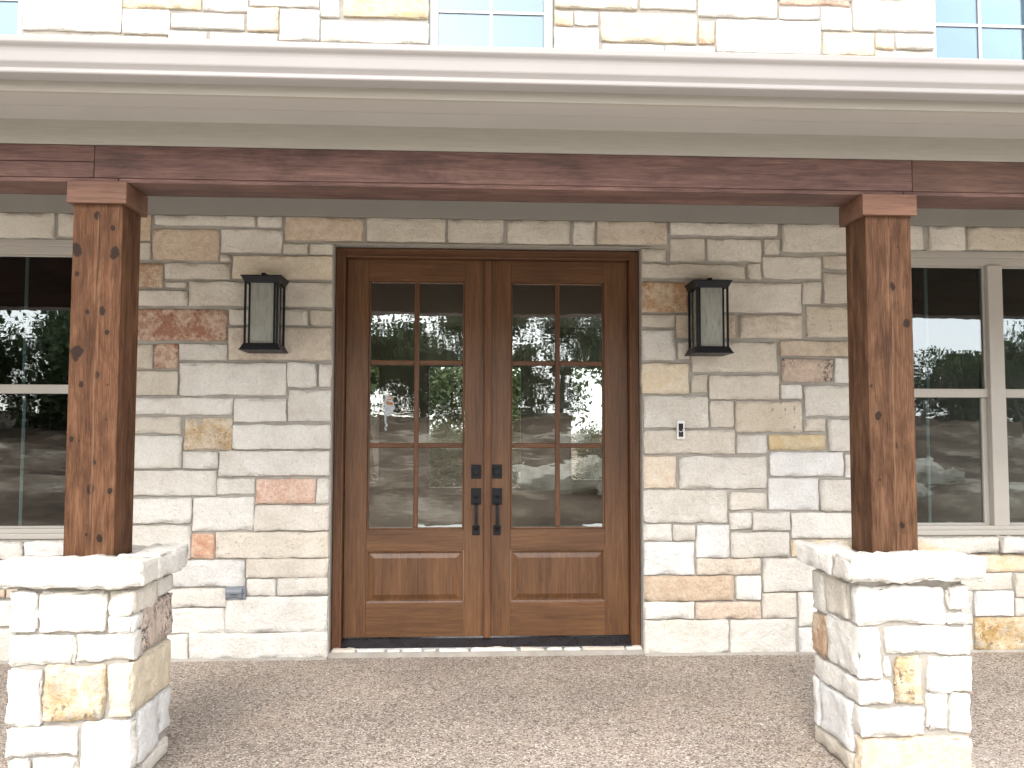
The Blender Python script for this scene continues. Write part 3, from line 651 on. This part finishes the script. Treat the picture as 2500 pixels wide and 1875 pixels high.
# ------------------------------------------------------------------ porch columns
def column(X, wood, stones_f, stones_s, side, label, caps, seed):
    """X = left edge of post; side +1 shows its right flank, -1 its left flank"""
    xc, yc = X+.0989, -1.8151; h = .2287
    root = empty('porch_column', (xc, yc, 0)); tag(root, label, 'column', 'stone and cedar columns holding the porch beam')
    ped = MB().box(xc-h+.016, yc-h+.016, .0, xc+h-.016, yc+h-.016, .79).build('pedestal', 'mortar', root)
    sdx = seed
    for (x0, z0, x1, z1, t, back) in stones_f:
        sdx += 1; z0 = max(z0, .004)
        stone('stone', (x0, yc-h-.006+.004*math.sin(sdx), z0, x1, back if back else yc-h+.10, z1), t, ped, sdx, r=.011, amp=.010, jit=.008, sp=.019, chip=.022)
    for (y0, z0, y1, z1, t) in stones_s:
        sdx += 1; z0 = max(z0, .004)
        a, b = (xc+h-.09, xc+h+.004) if side > 0 else (xc-h-.004, xc-h+.09)
        stone('stone', (a, y0, z0, b, y1, z1), t, ped, sdx, r=.010, amp=.008, jit=.007, sp=.020, chip=.018)
    # the flanks that the photograph does not show
    for k_ in range(4):
        sdx += 1; z0 = .004+k_*.19
        a, b = (xc-h-.004, xc-h+.06) if side > 0 else (xc+h-.06, xc+h+.004)
        stone('stone', (a, yc-h+.115, z0, b, yc+h-.11, z0+.178), 'w', ped, sdx, r=.014, amp=.005, jit=.006, sp=.05)
        stone('stone', (xc-h+.10, yc+h-.09, z0, xc+h-.10, yc+h, z0+.178), 'c', ped, sdx+50, r=.014, amp=.005, jit=.006, sp=.05)
    for (bx, t) in caps:
        sdx += 1; stone('cap_stone', bx, t, ped, sdx, r=.014, amp=.012, jit=.007, sp=.020, chip=.03)
    m = MB(); m.box(X, -1.914, .868, X+.1977, -1.7163, 2.3965, .004); m.build('post', wood, root, (xc, yc, .884))
    c = .0198; m = MB(); y0, y1 = -1.914-c, -1.7163+c
    m.box(X-c, y0, 2.3068, X+.1977+c, y1, 2.397, .0025); m.build('post_collar', 'collar', root)
    return root
LF = [(-.906,.612,-.806,.763,'w',0),(-.794,.614,-.543,.768,'w',0),(-.534,.668,-.441,.768,'c',-1.775),(-.537,.605,-.441,.663,'w',-1.945),(-.908,.487,-.661,.599,'w',0),(-.659,.496,-.440,.603,'w',-1.945),
      (-.910,.267,-.781,.473,'w',0),(-.774,.277,-.547,.486,'o',0),(-.533,.290,-.438,.490,'f',-1.612),(-.908,.150,-.644,.258,'w',0),(-.631,.076,-.440,.280,'w',-1.972),(-.902,.0,-.817,.143,'w',0),(-.804,.0,-.640,.143,'w',0),(-.63,.0,-.44,.068,'c',-1.90)]
LS = [(-1.770,.690,-1.590,.768,'w'),(-1.937,.503,-1.590,.680,'d'),(-1.962,.075,-1.720,.282,'g'),(-1.712,.110,-1.590,.282,'g'),(-1.89,.0,-1.60,.068,'c')]
RF = [(2.398,.610,2.759,.762,'w',-1.985),(2.769,.661,2.858,.760,'w',0),(2.764,.609,2.863,.656,'w',0),(2.398,.397,2.497,.601,'w',-1.748),(2.511,.489,2.863,.602,'w',0),(2.509,.406,2.536,.481,'w',0),(2.549,.290,2.663,.482,'o',0),
      (2.686,.341,2.864,.482,'w',0),(2.398,.294,2.536,.390,'w',-1.59),(2.398,.172,2.663,.284,'w',-1.985),(2.676,.189,2.766,.335,'w',0),(2.776,.180,2.860,.335,'w',0),(2.398,.0,2.860,.166,'q',-1.985)]
RS = [(-1.728,.585,-1.590,.765,'w'),(-1.945,.612,-1.742,.765,'c'),(-1.738,.400,-1.590,.578,'n'),(-1.655,.085,-1.590,.288,'g'),(-1.972,.085,-1.668,.286,'g'),(-1.972,.0,-1.60,.078,'c')]
def caps(xc, swap, a, b, c):
    x0, x1, y0, y1 = xc-.285, xc+.285, -2.100, -1.535
    z0, z1 = .784, .886
    return [((x0, y0, z0, x1, -1.922, z1), a), ((x0+.004, -1.918, z0, xc-.118, y1, z1-.004), b), ((xc+.118, -1.918, z0, x1-.004, y1, z1-.002), c),
            ((xc-.108, -1.70, z0, xc+.108, y1, z1-.006), c)]
xl, xr = -.7751+.0989, 2.5296+.0989
column(-.7751, 'cedar_left', LF, LS, +1, 'knotty honey-brown cedar post on a stone pedestal with an ochre stone, outlet side of the doors', caps(xl, 0, 'w', 'w', 'w'), 700)
column(2.5296, 'cedar_right', RF, RS, -1, 'darker brown cedar post with a long crack on stone pedestal, doorbell side of the doors', caps(xr, 1, 'w', 'w', 'y'), 800)

# ------------------------------------------------------------------ wall lanterns
def lantern(cx, label):
    root = empty('wall_lantern', (cx, -.095, 1.86)); tag(root, label, 'lantern', 'black wall lanterns beside the doors')
    yc, a = -.215, .100                        # centre and half width of the cage
    zb, zt = 1.905, 2.268
    t = MB(); t.frustum(cx-a, yc-a, cx+a, yc+a, zt, cx-a-.016, yc-a-.016, cx+a+.016, yc+a+.012, zt+.034); t.box(cx-a-.020, yc-a-.020, zt+.034, cx+a+.020, yc+a+.014, zt+.041)
    t.frustum(cx-a-.018, yc-a-.018, cx+a+.018, yc+a+.012, zt+.041, cx-.03, yc-.03, cx+.03, yc+.03, zt+.050)
    t.box(cx-.012, yc-.055, zt+.045, cx+.012, yc+.06, zt+.066, .002)
    t.build('roof', 'black_metal', root)
    b = MB(); b.frustum(cx-a-.018, yc-a-.018, cx+a+.018, yc+a+.012, zb-.036, cx-a, yc-a, cx+a, yc+a, zb); b.box(cx-a-.022, yc-a-.022, zb-.043, cx+a+.022, yc+a+.014, zb-.036)
    b.build('base', 'black_metal', root)
    for sx_ in (-1, 1):
        for sy_ in (-1, 1):
            px, py = cx+sx_*(a-.006), yc+sy_*(a-.006)
            MB().box(px-.006, py-.006, zb-.001, px+.006, py+.006, zt+.001).build('cage_bar', 'black_metal', root)
            px, py = cx+sx_*.0735, yc+sy_*.0735
            MB().box(px-.0055, py-.0055, zb-.001, px+.0055, py+.0055, zt+.001).build('corner_bar', 'black_metal', root)
    g = .068
    for (x0, y0, x1, y1) in ((cx-g, yc-.075, cx+g, yc-.072), (cx-g, yc+.072, cx+g, yc+.075), (cx-.075, yc-g, cx-.072, yc+g), (cx+.072, yc-g, cx+.075, yc+g)):
        MB().box(x0, y0, zb, x1, y1, zt).build('pane', 'seeded_glass', root)
    m = MB(); m.box(cx-.055, -.118, 1.90, cx+.055, -.088, 2.27, .004); m.build('back_plate', 'black_metal', root)
    MB().cyl((cx, yc), .019, 2, zt-.075, zt+.002, 20).build('socket', 'black_metal', root)
    MB().cyl((cx, yc), .014, 2, zt-.165, zt-.076, 20, .017).build('bulb', 'lamp_bulb', root, smooth=True)
    return root
lantern(-.393, 'black metal wall lantern with seeded glass above the outlet side, near the rust-red stone')
lantern(2.325, 'black metal wall lantern with seeded glass on the doorbell side of the doors')

# ------------------------------------------------------------------ doorbell and outlet cover
bell = empty('video_doorbell', (2.1725, -.092, 1.335)); tag(bell, 'small silver video doorbell with black face and round button on stone wall', 'doorbell')
MB().box(2.149, -.116, 1.337, 2.196, -.090, 1.455, .003).build('housing', 'bell_silver', bell)
MB().box(2.1575, -.1178, 1.353, 2.1875, -.115, 1.437, .001).build('face_plate', 'bell_black', bell)
MB().cyl((2.1725, 1.395), .0085, 1, -.1195, -.117, 24).build('button', 'bell_black', bell)
m = MB(); n = 22; rings = []
for i in range(n+1):
    a = R(-165+i*195/n); c0, s0 = math.cos(a), math.sin(a)
    rings.append([m.b.verts.new((2.1725+rr_*c0, yy, 1.395+rr_*s0)) for rr_, yy in ((.0098, -.1174), (.0098, -.1192), (.0118, -.1192), (.0118, -.1174))])
for p, q in zip(rings, rings[1:]):
    for i in range(4): m.b.faces.new((p[i], p[(i+1) % 4], q[(i+1) % 4], q[i]))
m.build('light_ring', 'bell_ring', bell)
cu = bpy.data.curves.new('maker_mark', 'FONT'); cu.body = 'ring'; cu.size = .0115; cu.extrude = .0003; cu.align_x = 'CENTER'; cu.resolution_u = 3
tmp = bpy.data.objects.new('tmp', cu); COL.objects.link(tmp)
bpy.context.view_layer.update(); dg = bpy.context.evaluated_depsgraph_get()
me = bpy.data.meshes.new_from_object(tmp.evaluated_get(dg)); bpy.data.objects.remove(tmp); me.name = 'maker_mark'
me.transform(Matrix.Rotation(R(90), 4, 'X'))
o = link('maker_mark', me, 'bell_text', bell, Vector((2.1725, -.1163, 1.3425))-bell.location)

oc = empty('outlet_cover', (-.5645, -.092, .363)); tag(oc, 'grey weatherproof outlet cover set low in the stone wall', 'outlet cover')
MB().box(-.625, -.104, .363, -.504, -.086, .441, .004).build('base_plate', 'outlet_grey', oc)
m = MB(); b = m.b; N = 14; rows = []
for j in range(9):
    v = j/8; row = []
    for i in range(N+1):
        u = i/N; x = -.622+u*.098; zc = (u-.5)
        bow = .010*(1-4*zc*zc)
        z = .367+v*.070 + (bow if v < .3 else -bow*.35 if v > .7 else 0)*(1 if v < .3 else 1)
        y = -.1045-.011*math.sin(math.pi*v)-.003*math.cos(v*9)
        row.append(b.verts.new((x, y, z)))
    rows.append(row)
for j in range(8):
    for i in range(N): b.faces.new((rows[j][i], rows[j][i+1], rows[j+1][i+1], rows[j+1][i]))
ext = bmesh.ops.extrude_face_region(b, geom=b.faces[:])
for v in [q for q in ext['geom'] if isinstance(q, bmesh.types.BMVert)]: v.co.y = -.1035
m.build('lid', 'outlet_grey', oc, smooth=True)
MB().box(-.5185, -.1085, .399, -.5115, -.1035, .4035).build('latch', 'bell_black', oc)

# ------------------------------------------------------------------ trees, boulders: seen in the glass and through the house
def tree_meshes(seed, height, spread, leaves, lsize, bare=False):
    rg = random.Random(seed); b = bmesh.new(); tips = []
    def tube(p, q, r0, r1, n=7):
        d = (q-p).normalized(); a = d.orthogonal().normalized(); c = d.cross(a)
        A = [b.verts.new(p+(a*math.cos(t)+c*math.sin(t))*r0) for t in [2*math.pi*i/n for i in range(n)]]
        B = [b.verts.new(q+(a*math.cos(t)+c*math.sin(t))*r1) for t in [2*math.pi*i/n for i in range(n)]]
        for i in range(n): b.faces.new((A[i], A[(i+1) % n], B[(i+1) % n], B[i]))
    def grow(p, d, ln, r, lvl):
        n = 3
        for i in range(n):
            d2 = (d+Vector((rg.uniform(-.35, .35), rg.uniform(-.35, .35), rg.uniform(-.12, .22)))).normalized()
            q = p+d2*ln/n; r2_ = r*.84; tube(p, q, r, r2_, 8 if lvl < 2 else 5); p, d, r = q, d2, r2_
            if lvl >= 2: tips.append((p, lvl))
        if lvl < 4:
            for _ in range(rg.choice((2, 3, 3))):
                d3 = (d*.55+Vector((rg.uniform(-1, 1)*spread, rg.uniform(-1, 1)*spread, rg.uniform(-.1, .75)))).normalized()
                grow(p, d3, ln*rg.uniform(.6, .82), r*rg.uniform(.55, .75), lvl+1)
    grow(Vector((0, 0, -.15)), Vector((rg.uniform(-.2, .2), rg.uniform(-.2, .2), 1)), height*.30, height*.035, 0)
    tm = bpy.data.meshes.new('trunk'); b.to_mesh(tm); b.free(); tm.materials.append(MAT['bark'])
    tm.polygons.foreach_set('use_smooth', [True]*len(tm.polygons))
    vs, fs = [], []
    if not bare:
        per = max(4, leaves//len(tips))
        for p, lv in tips:
            cr = height*rg.uniform(.045, .10)
            for _ in range(per):
                o_ = Vector((rg.gauss(0, 1), rg.gauss(0, 1), rg.gauss(0, .75)))*cr*.75
                c = p+o_; a = Vector((rg.uniform(-1, 1), rg.uniform(-1, 1), rg.uniform(-1, 1))).normalized(); e = a.orthogonal().normalized()
                s = lsize*rg.uniform(.6, 1.4); n0 = len(vs)
                vs += [c-a*s, c+e*s*.5, c+a*s, c-e*s*.5]; fs.append((n0, n0+1, n0+2, n0+3))
    cm = bpy.data.meshes.new('crown')
    if vs: cm.from_pydata(vs, [], fs)
    return tm, cm
KINDS = [tree_meshes(3, 7.5, .9, 11000, .10), tree_meshes(8, 6.8, 1.1, 11000, .10), tree_meshes(21, 8.5, .75, 12000, .11), tree_meshes(33, 5.0, .8, 0, .1, True)]
def tree(kind, x, y, sc, rz, label, group, mat='oak_leaf', z=None):
    root = empty('oak_tree' if kind < 3 else 'bare_tree', (x, y, ground_z(x, y) if z is None else z)); root.rotation_euler.z = rz; root.scale = (sc,)*3
    tag(root, label, 'tree', group)
    tm, cm = KINDS[kind]
    link('trunk', tm, None, root)
    if kind < 3:
        c = link('crown', cm, None, root)
        if not cm.materials: cm.materials.append(MAT[mat])
        if cm.materials[0] != MAT[mat]: c.material_slots[0].link = 'OBJECT'; c.material_slots[0].material = MAT[mat]
def juniper_mesh(seed, n, lsize):
    rg = random.Random(seed); vs, fs = [], []
    lob = [(Vector((rg.uniform(-.9, .9), rg.uniform(-.9, .9), rg.uniform(.5, 2.6))), rg.uniform(.5, .95)) for _ in range(16)]
    for i in range(n):
        c, r = rg.choice(lob); d = Vector((rg.gauss(0, 1), rg.gauss(0, 1), rg.gauss(0, 1))).normalized()
        p = c+d*r*rg.uniform(.55, 1.08); p.z = max(p.z, rg.uniform(.02, .3))
        a = (d+Vector((rg.uniform(-1, 1), rg.uniform(-1, 1), rg.uniform(-.3, 1)))).normalized(); e = a.orthogonal().normalized(); s = lsize*rg.uniform(.6, 1.4); n0 = len(vs)
        vs += [p-a*s, p+e*s*.45, p+a*s, p-e*s*.45]; fs.append((n0, n0+1, n0+2, n0+3))
    m = bpy.data.meshes.new('crown'); m.from_pydata(vs, [], fs); m.materials.append(MAT['oak_leaf'])
    t = MB(); t.cyl((0, 0), .12, 2, -.15, 2.2, 8, .04); t.b.faces.ensure_lookup_table(); tm = bpy.data.meshes.new('trunk'); t.b.to_mesh(tm); t.b.free(); tm.materials.append(MAT['bark'])
    return tm, m
JUN = [juniper_mesh(5, 9000, .075), juniper_mesh(6, 9000, .075)]
def juniper(i, x, y, sc, rz, label, group, mat='oak_leaf'):
    root = empty('juniper_bush', (x, y, ground_z(x, y))); root.rotation_euler.z = rz; root.scale = (sc*1.1, sc*1.1, sc); tag(root, label, 'bush', group)
    tm, cm = JUN[i]; link('trunk', tm, None, root); c = link('crown', cm, None, root)
    if mat != 'oak_leaf': c.material_slots[0].link = 'OBJECT'; c.material_slots[0].material = MAT[mat]
front = [(0, -3.4, -30, .95, .3), (1, -.6, -33, .9, 1.4), (2, 2.4, -31, .72, 2.2), (0, 4.9, -33, .8, 4.1), (1, -7, -31, 1.0, 5.2), (2, -11, -29, 1.0, .9), (1, -15, -27, 1.15, 3.3), (0, -19, -26, 1.2, 2.0), (1, -24, -27, 1.25, .4), (2, 8.4, -34, .62, 4.4), (0, 26, -29, .62, 1.1)]
for kd, x, y, s, rz in front:
    tree(kd, x, y, s, rz, 'live oak across the cleared yard, mirrored in the glass', 'live oaks across the cleared yard')
rg = random.Random(42)
for i in range(26):
    x = -27+i*2.15+rg.uniform(-.5, .5); y = rg.uniform(-33, -28) if x > -9 else rg.uniform(-27, -23)
    juniper(i % 2, x, y, rg.uniform(.85, 1.15)*(1.25 if x < -9 else 1.02 if x > 9 else 1.0), rg.uniform(0, 6), 'dark juniper bush at the edge of the cleared yard, mirrored in the glass', 'junipers at the edge of the yard')
for i in range(9):
    juniper(i % 2, 11+i*2.0+rg.uniform(-.4, .4), rg.uniform(-36, -33), rg.uniform(1.0, 1.15), rg.uniform(0, 6), 'dark juniper bush at the edge of the cleared yard, mirrored in the glass', 'junipers at the edge of the yard')
for x, y, s, rz in ((17.2, -25, .62, .4), (20.5, -24, .6, 2.4), (23, -26, .6, 4.0)):
    tree(3, x, y, s, rz, 'leafless small tree across the yard, mirrored in the side window', 'leafless trees across the yard')
for kd, x, y, s, rz in ((0, -3.2, 15, .8, .5), (2, -1.0, 14.5, .62, 2.0), (1, 1.5, 19, .8, 2.7), (2, 5.6, 15.5, .8, 4.0), (1, -6.5, 18, 1.0, .2), (0, 9.5, 19, 1.0, 1.2)):
    tree(kd, x, y, s, rz, 'pale green oak behind the house, seen through the door panes', 'oaks behind the house', 'oak_leaf_pale')
for i in range(13):
    x = -6+(i % 9)*1.7+(.8 if i > 8 else 0)+rg.uniform(-.5, .5); juniper(i % 2, x, rg.uniform(17, 22), rg.uniform(.55, .8), rg.uniform(0, 6), 'pale green bush behind the house, seen through the door panes', 'bushes behind the house', 'oak_leaf_pale')
rg = random.Random(77)
for i in range(34):
    x = rg.uniform(-13, 19); y = rg.uniform(-23, -10.5); s = rg.choice((.25, .3, .4, .55, .8)); s = s*rg.uniform(.8, 1.2)
    vs, fs = rock_geo(-s, -s*.7, -s*.35, s, s*.7, s*.35, s*.28, s*.10, s*.12, 900+i, s*.28)
    me = bpy.data.meshes.new('boulder'); me.from_pydata(vs, [], fs)
    o = link('boulder', me, 'boulder', None, (x, y, ground_z(x, y)+s*.12), True); o.rotation_euler = (rg.uniform(-.2, .2), rg.uniform(-.2, .2), rg.uniform(0, 6))
    tag(o, 'pale limestone boulder lying on the cleared yard, mirrored in the glass', 'boulder', 'boulders on the cleared yard')

mk = empty('marker_sign', (-1.83, -24.0, ground_z(-1.83, -24.0))); tag(mk, 'white curved marker sign with an orange label across the yard, mirrored in a door pane', 'sign')
gz = mk.location.z
MB().box(-1.99, -24.03, gz-.2, -1.93, -23.97, 2.50, .01).build('post', 'marker_white', mk)
pts = [(-1.95, 2.60), (-1.66, 2.56)] + [(-1.95+.29*math.cos(R(t)), 2.56-.78*math.sin(R(t))) for t in range(15, 91, 15)]
MB().prism(pts, 1, -23.965, -23.95).build('panel', 'marker_white', mk)
MB().box(-1.90, -23.948, 2.38, -1.71, -23.944, 2.50).build('orange_label', 'marker_orange', mk)
